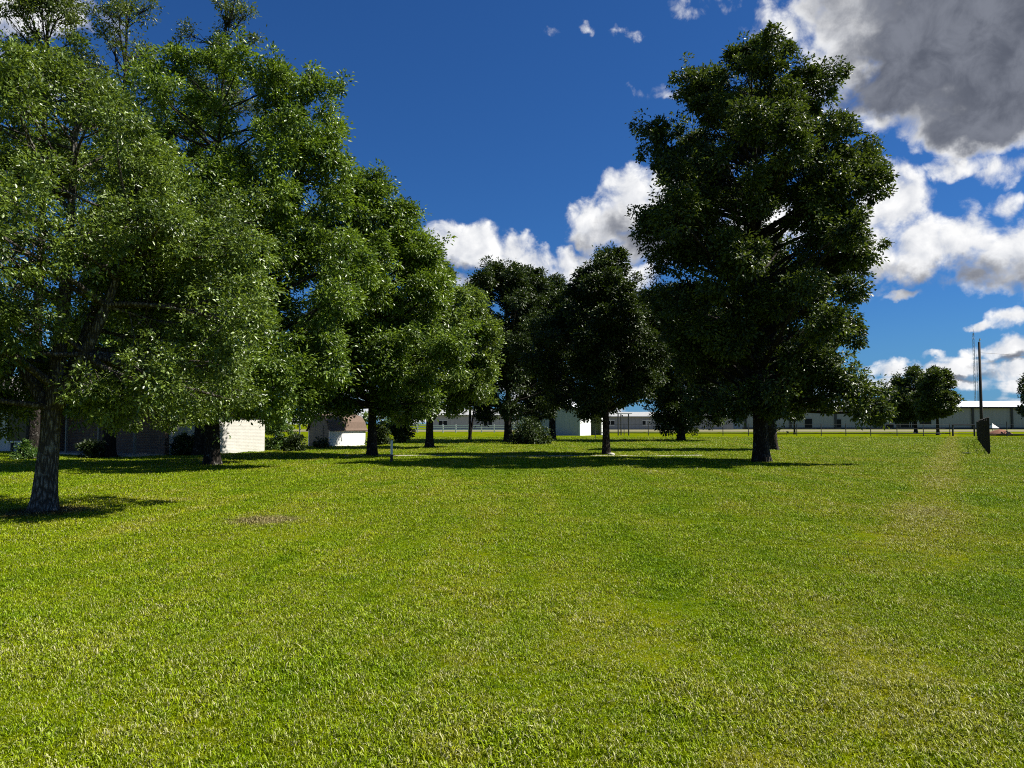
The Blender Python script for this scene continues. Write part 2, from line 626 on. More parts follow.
def thing(name, label, cat, loc=(0, 0, 0), rz=0.0, group=None):
    o = bpy.data.objects.new(name, None)
    o.empty_display_size = .3
    col.objects.link(o)
    o.location = loc
    o.rotation_euler = (0, 0, rz)
    return tag(o, label, cat, group)


def bevel(o, w=.01, seg=2):
    m = o.modifiers.new('bevel', 'BEVEL')
    m.width = w
    m.segments = seg
    m.limit_method = 'ANGLE'
    return o


# ------------------------------------------------------------------ ground
def build_ground():
    rng = np.random.default_rng(3)
    # one sheet, finer near the viewer so that gentle undulation shows
    ys = list(np.arange(-30, 60, 1.5)) + list(np.arange(60, 320, 20)) + [400, 700, 1500, 4000]
    xs = [-4000, -1500, -600, -300, -160, -100] + list(np.arange(-70, 71, 2.0)) + [100, 160, 300, 600, 1500, 4000]
    ys = [-4000, -1000, -200, -80] + ys
    vs, fs = [], []
    for y in ys:
        for x in xs:
            z = 0.0
            if abs(x) < 70 and -30 <= y < 60:
                z = .018 * math.sin(x * .31 + 1.3) * math.sin(y * .27 + .4) + .012 * math.sin(x * .9 + y * .6)
            vs.append((x, y, z))
    nx = len(xs)
    for j in range(len(ys) - 1):
        for i in range(nx - 1):
            a = j * nx + i
            fs.append((a, a + 1, a + nx + 1, a + nx))
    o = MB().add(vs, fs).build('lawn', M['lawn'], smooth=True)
    tag(o, kind='structure')


def gz(x, y):
    if abs(x) < 70 and -30 <= y < 60:
        return .018 * math.sin(x * .31 + 1.3) * math.sin(y * .27 + .4) + .012 * math.sin(x * .9 + y * .6)
    return 0.0


build_ground()


def strip(name, mat, p0, p1, w, z=.03, n=40, wig=.0):
    p0, p1 = Vector(p0), Vector(p1)
    d = (p1 - p0)
    s = Vector((-d.y, d.x)).normalized()
    vs, fs = [], []
    for i in range(n + 1):
        p = p0 + d * i / n
        off = wig * math.sin(i * .9)
        for sg in (-.5, .5):
            q = p + s * (sg * w + off)
            vs.append((q.x, q.y, gz(q.x, q.y) + z))
        if i < n:
            fs.append((2 * i, 2 * i + 2, 2 * i + 3, 2 * i + 1))
    o = MB().add(vs, fs).build(name, mat)
    tag(o, kind='structure')


strip('driveway', M['concrete'], (-22, 54.0), (20, 55.5), 1.9)
strip('path', M['concrete'], (-8.5, 38.6), (9.5, 38.4), 1.0)
strip('gravel_road', M['gravel'], (-260, 188), (330, 186), 60, z=.05, n=10)


# ------------------------------------------------------------------ grass blades
def build_grass():
    rng = np.random.default_rng(11)
    pc = bpy.data.collections.new('tuft_shapes')       # not linked to the scene
    for k in range(7):
        nb = 22
        V, Fc, T = [], [], []
        for i in range(nb):
            a = rng.uniform(0, 2 * math.pi)
            r = .055 * math.sqrt(rng.uniform())
            bx, by = r * math.cos(a), r * math.sin(a)
            h = rng.uniform(.013, .036)
            lean = rng.uniform(.1, 1.25) * h
            az = rng.uniform(0, 2 * math.pi)
            dx, dy = math.cos(az), math.sin(az)
            w = rng.uniform(.0021, .0039)
            px_, py_ = -dy, dx
            b = len(V)
            for s, q in ((0, 1), (.55, .85)):
                cx = bx + dx * lean * s * s
                cy = by + dy * lean * s * s
                cz = h * s * (1.15 - .15 * s)
                V += [(cx - px_ * w * q, cy - py_ * w * q, cz), (cx + px_ * w * q, cy + py_ * w * q, cz)]
            V.append((bx + dx * lean, by + dy * lean, h * (1 - .25 * (lean / h > .9))))
            Fc += [(b, b + 1, b + 3, b + 2), (b + 2, b + 3, b + 4)]
            tn = rng.uniform()
            T += [tn, tn]
        me = bpy.data.meshes.new('tuft')
        me.from_pydata(V, [], Fc)
        at_ = me.attributes.new('tint', 'FLOAT', 'FACE')
        at_.data.foreach_set('value', T)
        me.materials.append(M['blade'])
        pc.objects.link(bpy.data.objects.new('tuft', me))

    pts, scl = [], []
    # density falls off with distance
    d0, d1, tanw = 2.6, 95.0, .80
    N = 2200000
    dd = d0 * (d1 / d0) ** rng.uniform(size=N)         # log-uniform depth
    # p(d) ~ 1/d ; area element ~ d ; density wanted:
    want = np.where(dd < 6, 980., 980. * (6 / dd) ** 1.40) * np.clip((98 - dd) / 45, 0, 1)
    have = N / (math.log(d1 / d0)) / dd / (2 * tanw * dd + 2.0)
    keep = rng.uniform(size=N) < want / have
    dd = dd[keep]
    xx = rng.uniform(-1, 1, len(dd)) * (tanw * dd + 1.0)
    # no blades on the paved strips
    on_path = (np.abs(dd - 38.5) < .55) & (xx > -8.5) & (xx < 9.5)
    dd, xx = dd[~on_path], xx[~on_path]
    n = len(dd)
    zz = np.array([gz(x, y) for x, y in zip(xx, dd)])
    co = np.stack([xx, dd, zz - .004], 1).astype(np.float32)
    me = bpy.data.meshes.new('grass')
    me.vertices.add(n)
    me.vertices.foreach_set('co', co.ravel())
    rot = np.zeros((n, 3), np.float32)
    rot[:, 2] = rng.uniform(0, 2 * math.pi, n)
    rot[:, 0] = rng.normal(0, .12, n)
    rot[:, 1] = rng.normal(0, .12, n)
    s = (rng.uniform(.75, 1.3, n) * (1 + np.clip(dd - 6, 0, 60) / 26)).astype(np.float32)
    s *= (1 + .28 * np.sin(xx * 2.3 + 1.7 * np.sin(dd * 1.1)) * np.sin(dd * 2.9 + 1.3 * np.sin(xx * 1.7)) + .15 * np.sin(xx * 7.1 + dd * 3.3) * np.sin(dd * 6.7 - xx * 2.1)).astype(np.float32)
    s = np.clip(s, .76, None) * np.where(dd < 9, .84, .84 + np.clip(dd - 9, 0, 8) * .02).astype(np.float32)
    a = me.attributes.new('rot', 'FLOAT_VECTOR', 'POINT')
    a.data.foreach_set('vector', rot.ravel())
    a = me.attributes.new('scl', 'FLOAT', 'POINT')
    a.data.foreach_set('value', s)
    o = bpy.data.objects.new('grass', me)
    col.objects.link(o)
    me.materials.append(M['blade'])
    ng = bpy.data.node_groups.new('grass_scatter', 'GeometryNodeTree')
    ng.interface.new_socket('Geometry', in_out='INPUT', socket_type='NodeSocketGeometry')
    ng.interface.new_socket('Geometry', in_out='OUTPUT', socket_type='NodeSocketGeometry')
    gi, go = ng.nodes.new('NodeGroupInput'), ng.nodes.new('NodeGroupOutput')
    ci = ng.nodes.new('GeometryNodeCollectionInfo')
    ci.inputs['Collection'].default_value = pc
    ci.inputs['Separate Children'].default_value = True
    ci.inputs['Reset Children'].default_value = True
    ip = ng.nodes.new('GeometryNodeInstanceOnPoints')
    ip.inputs['Pick Instance'].default_value = True
    na = ng.nodes.new('GeometryNodeInputNamedAttribute')
    na.data_type = 'FLOAT_VECTOR'
    na.inputs['Name'].default_value = 'rot'
    nsc = ng.nodes.new('GeometryNodeInputNamedAttribute')
    nsc.data_type = 'FLOAT'
    nsc.inputs['Name'].default_value = 'scl'
    L = ng.links.new
    L(gi.outputs[0], ip.inputs['Points'])
    L(ci.outputs[0], ip.inputs['Instance'])
    e2r = ng.nodes.new('FunctionNodeEulerToRotation')
    L(na.outputs[0], e2r.inputs[0])
    L(e2r.outputs[0], ip.inputs['Rotation'])
    L(nsc.outputs[0], ip.inputs['Scale'])
    L(ip.outputs[0], go.inputs[0])
    md = o.modifiers.new('scatter', 'NODES')
    md.node_group = ng
    tag(o, 'short sunlit lawn grass with straw coloured patches', 'grass', kind='stuff')
    print('grass tufts', n)


build_grass()


# ------------------------------------------------------------------ trees
def nrm(a):
    return a / np.maximum(np.linalg.norm(a, axis=-1, keepdims=True), 1e-9)


def leaves_mesh(name, pos, axis, normal, L, W, tint, mat, parent):
    n = len(pos)
    side = nrm(np.cross(axis, normal))
    normal = nrm(np.cross(side, axis))
    L = L[:, None]
    W = W[:, None]
    v = np.empty((n, 4, 3), np.float32)
    v[:, 0] = pos
    mid = pos + axis * L * .52
    v[:, 1] = mid - side * W * .5 + normal * W * .14
    v[:, 2] = pos + axis * L - normal * L * .08
    v[:, 3] = mid + side * W * .5 + normal * W * .14
    idx = (np.arange(n, dtype=np.int32) * 4)[:, None]
    tri = np.concatenate([idx, idx + 1, idx + 2, idx, idx + 2, idx + 3], 1).astype(np.int32).ravel()
    me = bpy.data.meshes.new(name)
    me.vertices.add(n * 4)
    me.vertices.foreach_set('co', v.ravel())
    me.loops.add(n * 6)
    me.loops.foreach_set('vertex_index', tri)
    me.polygons.add(n * 2)
    me.polygons.foreach_set('loop_start', np.arange(0, n * 6, 3, dtype=np.int32))
    a = me.attributes.new('tint', 'FLOAT', 'FACE')
    a.data.foreach_set('value', np.repeat(tint, 2).astype(np.float32))
    me.materials.append(mat)
    me.update(calc_edges=True)
    o = bpy.data.objects.new(name, me)
    col.objects.link(o)
    if parent:
        o.parent = parent
    return o


def foliage(rng, lobes, ncl, nleaf, cs, L, W, centre, droop=.25, fill=.2, spray=.13, hole=-1.15):
    """lobes: (x,y,z,r) array. Returns cluster centres with lobe index, and leaf arrays"""
    lobes = np.asarray(lobes, float)
    w = lobes[:, 3] ** 2.2
    li = rng.choice(len(lobes), ncl, p=w / w.sum())
    c = lobes[li]
    out = nrm(c[:, :3] - centre)
    d = nrm(rng.normal(size=(ncl, 3)) + out * .55 + np.array([0, 0, .25]))
    rr = np.where(rng.uniform(size=ncl) < fill, rng.uniform(.1, .7, ncl), rng.uniform(.62, 1.05, ncl))
    # sprays stick out of the lobes here and there
    rr = np.where(rng.uniform(size=ncl) < spray, rr * rng.uniform(1.1, 1.6, ncl), rr)
    cc = c[:, :3] + d * (rr * c[:, 3])[:, None] * np.array([1, 1, 1.0]) + (rr > 1.08)[:, None] * np.array([0, 0, .18]) * c[:, 3:4]
    # holes through the crown, and some sprays much fuller than others
    lam = 2.3 * lobes[:, 3].mean() + .25
    f = 0
    for _ in range(4):
        kv = nrm(rng.normal(size=3)) * 2 * math.pi / (lam * rng.uniform(.75, 1.4))
        f = f + np.sin(cc @ kv + rng.uniform(0, 6.28))
    k = rng.poisson(nleaf * np.exp(rng.normal(0, .7, ncl)) * np.where(f < hole, .06, 1.0))
    ci = np.repeat(np.arange(ncl), k)
    n = len(ci)
    off = rng.normal(size=(n, 3)) * cs * .56 * rng.uniform(.6, 1.2, ncl)[ci][:, None] * np.array([1, 1, .7])
    pos = cc[ci] + off
    axis = nrm(nrm(off) * .8 + d[ci] * .45 + rng.normal(size=(n, 3)) * .45 + np.array([0, 0, -droop]))
    normal = nrm(rng.normal(size=(n, 3)) * .62 + np.array([0, 0, .75]) + d[ci] * .35)
    ll = L * rng.uniform(.65, 1.3, n)
    ww = W * rng.uniform(.7, 1.25, n)
    tint = np.clip(rng.normal(.45, .22, n) + (rng.uniform(size=ncl) * .3 - .15)[ci], 0, 1)
    return cc, li, (pos, axis, normal, ll, ww, tint)


def bez(p0, p1, p2, n):
    return [((1 - t) ** 2) * p0 + 2 * t * (1 - t) * p1 + t * t * p2 for t in np.linspace(0, 1, n)]


def tree(name, label, cat, loc, H, r0, profile, leafmat, seed, nlobe=46, lobe_r=(.16, .30), ncl=1500, nleaf=45, cs=.26,
         L=.16, W=.07, bark='bark_dark', group=None, clear=None, lean=(0, 0), forks=(), extra=(), shift=(0, 0),
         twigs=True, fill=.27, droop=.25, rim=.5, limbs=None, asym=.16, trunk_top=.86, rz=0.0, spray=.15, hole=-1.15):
    rng = np.random.default_rng(seed)
    root = thing(name, label, cat, (loc[0], loc[1], gz(*loc)), rz, group)
    pz = np.array([p[0] for p in profile], float)
    pr = np.array([p[1] for p in profile], float)
    z0, z1 = pz[0], pz[-1]
    # lobes
    ph = rng.uniform(0, 6.28, 6)
    lob = []
    nlobe = int(nlobe * 1.8)
    ncl = int(ncl * 1.75)
    L, W = L * .98, W * 1.06
    tries = 0
    rmax = pr.max()
    while len(lob) < nlobe and tries < nlobe * 60:
        tries += 1
        z = rng.uniform(z0, z1)
        Rz = np.interp(z, pz, pr)
        if rng.uniform() > (Rz / rmax) ** .8 + .04:
            continue
        th = rng.uniform(0, 2 * math.pi)
        Rz *= 1 + asym * (math.sin(2 * th + ph[0] + z * .5) * .5 + math.sin(3 * th + ph[1] - z * .8) * .5 + .5 * math.sin(z * 1.9 + ph[2] + th))
        lr = rng.uniform(*lobe_r) * rng.uniform(.6, 1.05) * (rmax * .55 + Rz * .45)
        lr = min(lr, max(Rz * .75, .35 * rmax * lobe_r[0] * 2))
        rho = max(Rz - lr * .9, 0) * rng.uniform(0, 1) ** rim
        p = np.array([math.cos(th) * rho + shift[0] * (z - z0) / (z1 - z0), math.sin(th) * rho + shift[1] * (z - z0) / (z1 - z0), min(z, z1 - lr * .75)])
        if any(np.linalg.norm(p - q[:3]) < .27 * (lr + q[3]) for q in lob):
            if rng.uniform() < .8:
                continue
        lob.append(np.array([p[0], p[1], p[2], lr]))
    for e in extra:
        lob.append(np.array(e, float))
    lob = np.array(lob)
    ctr = np.array([0, 0, (z0 + z1) / 2])
    cc, li, lv = foliage(rng, lob, ncl, nleaf, cs, L, W, ctr, droop, fill, spray, hole)
    leaves_mesh('crown', *lv, leafmat, root)
    # trunk
    mb = MB()
    top = z0 + (H - z0) * trunk_top
    nseg = 16
    zz = np.concatenate([[-.25, .0, .12, .3, .6], np.linspace(1.0, top, nseg)])
    wx, wy = rng.uniform(0, 6.28), rng.uniform(0, 6.28)
    amp = .02 * H * .35

    def spine(z):
        s = max(z, 0) / H
        return np.array([lean[0] * s + amp * math.sin(s * 7 + wx) * s + shift[0] * s * .7, lean[1] * s + amp * math.sin(s * 6 + wy) * s + shift[1] * s * .7, z])

    def rad(z):
        s = max(z, 0) / H
        base = r0 * (1 - .92 * s ** .85)
        return max(base, .02) * (1 + .26 * math.exp(-max(z, 0) / (.30 * r0 / .25)))

    rp = rng.uniform(0, 6.28, 3)

    def wob(i, th):
        z = zz[i]
        fl = math.exp(-max(z, 0) / .5)
        return 1 + (.05 + .16 * fl) * math.sin(5 * th + rp[0]) + .05 * math.sin(3 * th + rp[1] + z) + .03 * math.sin(9 * th + z * 3 + rp[2])

    mb.tube([spine(z) for z in zz], [rad(z) for z in zz], 18, wob=wob)
    starts = []
    for fz, fdx, fdy, fh, fr in forks:           # secondary stems: start height, reach, end height, radius
        a = spine(fz)
        b = np.array([a[0] + fdx, a[1] + fdy, fh])
        mpt = np.array([a[0] + fdx * .55, a[1] + fdy * .55, fz + (fh - fz) * .35])
        pts = bez(a, mpt, b, 10)
        mb.tube(pts, [fr * (1 - .8 * i / 9) for i in range(10)], 10)
        starts += [(pts[i], fr * (1 - .8 * i / 9)) for i in range(3, 9)]
    # limbs to each lobe
    lim = range(len(lob)) if limbs is None else range(min(limbs, len(lob)))
    limb_pts = {}
    for i in lim:
        c = lob[i, :3]
        hz = math.hypot(c[0], c[1])
        zs = max(min(c[2] - hz * rng.uniform(.35, .8), top * .98), (clear if clear else z0 * .75) + rng.uniform(0, .4))
        zs = min(zs, top * .98)
        a = spine(zs)
        ra = rad(zs)
        best = None
        for sp, sr in starts:
            if np.linalg.norm(sp - c) < np.linalg.norm(a - c) * .9:
                a, ra = sp, sr * 1.2
        m_ = a * .45 + c * .55 + np.array([0, 0, -.06 * hz]) + rng.normal(size=3) * .06 * (hz + .4)
        pts = bez(a, m_, c, 7)
        rl = min(ra * .55, .018 + .022 * np.linalg.norm(c - a))
        mb.tube(pts, [rl * (1 - .8 * j / 6) + .006 for j in range(7)], 6, cap=False)
        limb_pts[i] = pts
    if twigs:
        sel = rng.permutation(len(cc))[:min(len(cc), 700)]
        for j in sel:
            if li[j] not in limb_pts:
                continue
            pts = limb_pts[li[j]]
            a = pts[rng.integers(3, 7)]
            b = cc[j]
            mid = (a + b) / 2 + rng.normal(size=3) * .08 * np.linalg.norm(b - a)
            mb.tube([a, mid, b], [.016, .010, .004], 3, cap=False)
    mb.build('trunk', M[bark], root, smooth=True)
    return root


def shrub(name, label, loc, rx, h, leafmat, seed, ncl=160, nleaf=40, L=.12, W=.06, cs=.16, z0=.15, group=None, cat='bush', nl=14):
    rng = np.random.default_rng(seed)
    root = thing(name, label, cat, (loc[0], loc[1], gz(*loc)), 0, group)
    lob = []
    for i in range(nl):
        th = rng.uniform(0, 6.28)
        z = rng.uniform(z0, h * .8)
        rr = rx * math.sqrt(max(0.05, 1 - ((z - h * .4) / (h * .62)) ** 2))
        lr = rx * rng.uniform(.3, .5)
        rho = max(rr - lr * .8, 0) * rng.uniform(.3, 1)
        lob.append((math.cos(th) * rho, math.sin(th) * rho, max(z, lr * .5), lr))
    cc, li, lv = foliage(rng, lob, ncl, nleaf, cs, L, W, np.array([0, 0, h * .4]))
    leaves_mesh('foliage', *lv, leafmat, root)
    mb = MB()
    lob = np.array(lob)
    for i in range(nl):
        c = lob[i, :3]
        a = np.array([rng.normal() * .06, rng.normal() * .06, -.05])
        mb.tube(bez(a, np.array([c[0] * .4, c[1] * .4, c[2] * .6]), c, 5), [.022, .018, .014, .01, .006], 5, cap=False)
    mb.build('stem', M['bark_dark'], root)
    return root


def build_trees():
    p = at(47, 14.0)
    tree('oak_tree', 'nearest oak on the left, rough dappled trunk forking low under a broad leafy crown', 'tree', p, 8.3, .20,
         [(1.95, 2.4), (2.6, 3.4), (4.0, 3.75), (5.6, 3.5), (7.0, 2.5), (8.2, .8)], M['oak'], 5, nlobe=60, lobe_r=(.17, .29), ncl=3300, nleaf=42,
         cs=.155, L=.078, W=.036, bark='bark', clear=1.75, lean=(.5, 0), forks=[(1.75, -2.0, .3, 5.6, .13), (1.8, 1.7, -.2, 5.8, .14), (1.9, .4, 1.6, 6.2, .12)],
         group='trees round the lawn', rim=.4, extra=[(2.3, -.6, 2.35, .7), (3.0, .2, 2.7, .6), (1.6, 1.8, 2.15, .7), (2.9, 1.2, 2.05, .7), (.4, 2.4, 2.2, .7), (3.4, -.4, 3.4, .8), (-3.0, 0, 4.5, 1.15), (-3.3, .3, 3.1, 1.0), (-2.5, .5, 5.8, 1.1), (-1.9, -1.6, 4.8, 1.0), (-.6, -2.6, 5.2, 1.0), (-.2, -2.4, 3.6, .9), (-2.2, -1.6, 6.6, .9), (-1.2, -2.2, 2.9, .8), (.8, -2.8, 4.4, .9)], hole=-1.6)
    p = at(213, 30.0)
    tree('oak_tree', 'large bright green tree in front of the white house wall, black trunk in shade', 'tree', p, 16.4, .28,
         [(2.3, 3.3), (4.0, 5.1), (7.0, 5.2), (10.0, 4.8), (12.6, 4.7), (14.6, 3.9), (15.6, 2.8), (16.4, 1.0)], M['oak_light'], 8, nlobe=75, lobe_r=(.16, .27), ncl=3300,
         nleaf=40, cs=.30, L=.17, W=.075, clear=2.4, group='trees round the lawn', extra=[(3.2, -2.6, 3.1, 1.3), (1.5, -4.0, 3.4, 1.4), (-2.2, -3.6, 4.2, 1.4), (4.4, -1.2, 4.2, 1.2), (4.0, 0, 12.8, 1.1), (4.2, -.4, 11.6, 1.2), (3.8, .6, 10.4, 1.1), (3.6, 0, 14.4, 1.2), (4.6, -1, 6.5, 1.3), (4.8, -1.4, 3.9, 1.0), (-4.6, 0, 13.2, 1.4), (-3, 0, 15.0, 1.2), (-3.4, -2.4, 2.7, 1.1), (-4.6, -.6, 2.6, 1.1), (-5.0, -1.5, 3.6, 1.2), (-2.2, 2.8, 2.5, 1.0), (5.0, .5, 8.2, 1.2)])
    p = at(372, 38.0)
    tree('oak_tree', 'mid green rounded tree behind the white marker stake and beside the little shed', 'tree', p, 14.2, .24,
         [(2.1, 3.0), (4.2, 4.3), (7.0, 4.4), (10, 3.7), (12.2, 2.4), (14.0, .8)], M['oak_light'], 31, nlobe=64, lobe_r=(.17, .29), ncl=2600, nleaf=38, cs=.32, L=.19, W=.08,
         clear=2.3, group='trees round the lawn', extra=[(-2.6, -2.8, 2.9, 1.1), (-3.2, -1.4, 3.5, 1.1), (-3.0, .6, 4.4, 1.2), (-2.0, -2.4, 3.9, 1.1), (-3.6, -.4, 2.7, .9), (-1.2, -.6, 2.9, .8), (-2.0, -.3, 3.0, .9), (-2.8, .8, 2.8, .9), (1.5, 0, 11.6, 1.0), (2.2, -.4, 10.0, 1.1), (-2.4, 0, 11.4, 1.1)])
    p = at(430, 51.0)
    tree('oak_tree', 'small-trunked tree with a low fork to the right, in front of the white rail fence', 'tree', p, 13.0, .27,
         [(2.5, 2.7), (4.6, 3.8), (8, 4.0), (10.6, 3.3), (13.2, 1.0)], M['oak'], 41, nlobe=46, ncl=1700, nleaf=36, cs=.36, L=.22, W=.10,
         clear=2.2, forks=[(1.7, 2.2, .2, 5.5, .15)], group='trees round the lawn', extra=[(2.6, 0, 9.6, 1.1), (3.2, 0, 7.6, 1.2), (3.4, .3, 5.4, 1.1)])
    p = at(470, 77.0)
    tree('young_tree', 'slender double-stemmed young tree before the white building', 'tree', p, 11.0, .16,
                [(3.2, 1.7), (6, 2.8), (9, 2.4), (11, .6)], M['oak'], 44, nlobe=24, ncl=700, nleaf=34, cs=.4, L=.26, W=.12, clear=2.2,
                forks=[(.3, .65, 0, 5.5, .14)], group='trees round the lawn')
    p = at(508, 66.0)
    tree('oak_tree', 'dark twin-topped tree with a forked trunk behind the wide glossy bush', 'tree', p, 15.6, .34,
         [(2.1, 3.4), (4.5, 5.0), (8, 5.6), (11.5, 5.0), (13.6, 3.4), (15.2, 1.0)], M['dark'], 51, nlobe=46, ncl=1900, nleaf=36, cs=.38, L=.24, W=.11,
         clear=2.0, forks=[(1.5, -1.6, 0, 6.5, .17)], group='trees round the lawn', extra=[(-1.2, 0, 14.6, .9), (1.7, 0, 14.2, .8), (-1.3, 0, 13.2, 1.2)])
    p = at(552, 72.0)
    tree('oak_tree', 'dark tree standing against the shade-grey barn wall', 'tree', p, 15.2, .34,
         [(3.4, 3.8), (5.4, 5.9), (8.6, 6.4), (12, 5.4), (15.2, 1.4)], M['dark'], 61, nlobe=44, ncl=1800, nleaf=36, cs=.42, L=.26, W=.12,
         clear=2.6, group='trees round the lawn')
    p = at(606, 40.0)
    tree('oak_tree', 'pointed dark tree with a straight black trunk left of the tallest tree', 'tree', p, 10.9, .20,
         [(2.4, 2.3), (3.8, 3.4), (5.6, 3.7), (7.6, 3.0), (9.6, 1.7), (10.9, .5)], M['dark'], 71, nlobe=56, lobe_r=(.17, .3), ncl=2000, nleaf=38, cs=.25, L=.16, W=.075,
         clear=2.2, group='trees round the lawn', extra=[(-2.9, .5, 6.6, .95), (-3.3, 0, 5.0, 1.0), (2.7, 0, 7.0, .9), (-1.9, .3, 8.2, .8)])
    p = at(681, 72.0)
    tree('oak_tree', 'dark distant tree seen left of and behind the tallest tree, short stout trunk', 'tree', p, 14.8, .36,
         [(2.2, 4.2), (4.6, 6.4), (8.5, 7.0), (12, 5.6), (14.8, 1.4)], M['dark'], 81, nlobe=44, ncl=1900, nleaf=36, cs=.42, L=.27, W=.125,
         clear=2.6, group='trees round the lawn')
    p = at(760, 32.4)
    tree('tall_tree', 'tallest dark glossy tree standing alone at the right of the lawn', 'tree', p, 18.0, .33,
         [(2.3, 3.1), (3.4, 3.9), (5.4, 4.6), (8.0, 5.0), (10.4, 5.1), (13.0, 4.4), (15.2, 3.9), (16.6, 2.5), (17.7, .8)], M['tall'], 94, nlobe=110,
         lobe_r=(.11, .21), ncl=4300, nleaf=32, cs=.24, L=.165, W=.08, clear=2.3, group='trees round the lawn', rim=.30, fill=.14, asym=.12, spray=.2, hole=-1.45,
         extra=[(3.4, -2.4, 2.6, .9), (3.9, -1.9, 2.1, .55), (2.5, -3.0, 3.0, .8), (1.7, -.5, 10.5, 1.2), (-1.8, -.8, 10.3, 1.2), (-2.7, -.6, 9.2, 1.2), (1.6, -1.6, 9.0, 1.1), (3.2, -1.2, 8.6, 1.1), (2.7, -1, 9.6, 1.1), (3.4, .5, 10.2, 1.0), (2.6, -.6, 11.4, 1.0), (.2, 0, 17.7, .55), (-.5, .1, 17.0, .8), (3.2, 0, 16.6, .6), (2.6, 0, 15.9, .9), (-2.8, 0, 16.2, .7), (-4.1, 0, 13.6, .9)])
    p = at(771, 47.0)
    tree('oak_tree', 'tree half hidden behind the tallest tree, its trunk just right of the big trunk', 'tree', p, 12.4, .36,
         [(2.6, 2.4), (5, 3.4), (8, 3.4), (10.6, 2.2), (12.4, .6)], M['dark'], 97, nlobe=40, ncl=1300, nleaf=36, cs=.34, L=.21, W=.1,
         clear=2.5, group='trees round the lawn')
    p = at(794, 118.0)
    tree('young_tree', 'slim young tree by the wire fence, right of the tallest tree', 'tree', p, 6.2, .16,
         [(2.6, 1.2), (4, 2.0), (5.2, 1.6), (6.2, .5)], M['dark'], 99, nlobe=16, ncl=260, nleaf=30, cs=.4, L=.34, W=.16, clear=2.2,
         group='trees round the lawn', twigs=False)
    p = at(915, 137.0)
    tree('round_tree', 'left, broader one of the two round trees before the warehouse', 'tree', p, 11.4, .3,
         [(3.0, 3.6), (5, 6.2), (7.6, 5.6), (10, 3.4), (11.4, .9)], M['tall'], 101, nlobe=40, lobe_r=(.2, .32), ncl=900, nleaf=32, cs=.55, L=.42, W=.2, clear=2.6,
         group='round trees before the warehouse', twigs=False)
    p = at(937, 112.0)
    tree('round_tree', 'right, smaller one of the two round trees before the warehouse', 'tree', p, 9.8, .24,
         [(2.4, 2.2), (4, 3.2), (6.4, 3.4), (8.4, 2.5), (9.6, .8)], M['tall'], 103, nlobe=34, lobe_r=(.16, .26), ncl=600, nleaf=30, cs=.42, L=.36, W=.17, clear=2.4,
         group='round trees before the warehouse', twigs=True, asym=.25)
    p = at(1039, 108.0)
    tree('oak_tree', 'tree cut off by the right edge of the view, beyond the post fence', 'tree', p, 8.8, .24,
         [(2.4, 2.4), (4, 3.7), (6, 3.8), (7.8, 2.4), (8.8, .6)], M['dark'], 105, nlobe=34, ncl=600, nleaf=30, cs=.45, L=.36, W=.17, clear=2.4,
         group='trees round the lawn', twigs=False)
    # tall thin trees rising over the oaks at the left
    for px, d, h, seed, lab, nc in ((34, 35.0, 24.0, 111, 'leftmost tall sparse tree rising over the nearest oak', 620),
                                    (110, 37.0, 24.0, 113, 'middle tall sparse tree over the left oaks, top out of view', 460),
                                    (200, 38.0, 25.0, 117, 'rightmost tall sparse tree, open twiggy top against clear blue sky', 400)):
        tree('pecan_tree', lab, 'tree', at(px, d), h, .28, [(12, 2.0), (15, 2.6), (19, 2.6), (22, 1.9), (h, .6)], M['pecan'], seed, nlobe=30, lobe_r=(.18, .32),
             ncl=nc, nleaf=17, cs=.30, L=.17, W=.065, clear=9, group='tall thin trees behind the oaks', fill=.3, rim=.5, shift=(1.3 if px == 200 else .2, 0), trunk_top=.97)

    # shrubs
    shrub('shrub', 'loose light green bush at the right corner of the house', at(278, 45.5), 1.05, 2.9, M['bush'], 201, 260, 40)
    shrub('shrub', 'low dark shrub at the foot of the light green bush by the house', at(294, 44.0), .62, .95, M['dark'], 203, 90, 36)
    shrub('shrub', 'wide glossy bush spreading below the dark twin-topped tree', at(532, 60.0), 1.7, 1.6, M['dark'], 205, 190, 30, L=.2, W=.1, cs=.34, nl=22)
    shrub('shrub', 'rounded dark shrub right behind the trunk beside the little shed', at(381, 57.0), .75, 1.5, M['dark'], 207, 120, 34, L=.18, W=.09)
    shrub('shrub', 'tall black evergreen bush between the two shaded trunks left of centre', at(399, 63.0), 1.1, 2.9, M['dark'], 209, 220, 36, L=.2, W=.1, cs=.22)
    shrub('shrub', 'wide dark shrub under the white wall of the house', at(189, 38.4), .95, .85, M['dark'], 211, 140, 36)
    shrub('shrub', 'small leafy plant by the left end of the house', at(27, 34.0), .5, .75, M['bush'], 213, 60, 30)
    shrub('shrub', 'dark shrub against the rounded shed end', at(322, 50.2), .5, .8, M['dark'], 215, 70, 30)
    shrub('shrub', 'shrub before the recessed brown brick porch', at(92, 36.0), .6, .8, M['dark'], 217, 80, 30)

    # far wood on the skyline: one mass
    rng = np.random.default_rng(77)
    lob = []
    for x in np.arange(-420, -20, 5.0):
        hgt = rng.uniform(5.0, 9.0)
        for k in range(3):
            lob.append((x + rng.normal() * 2, 330 + rng.normal() * 6, rng.uniform(1.5, hgt), rng.uniform(2, 3.5)))
    for x in np.arange(-15, 420, 6.0):
        hgt = rng.uniform(3.0, 6.0)
        for k in range(2):
            lob.append((x + rng.normal() * 2, 420 + rng.normal() * 6, rng.uniform(1.0, hgt), rng.uniform(2, 3)))
    cc, li, lv = foliage(rng, lob, 3200, 16, 1.0, 1.1, .6, np.array([0, 330, 3]))
    o = leaves_mesh('far_wood', *lv, M['oak'], None)
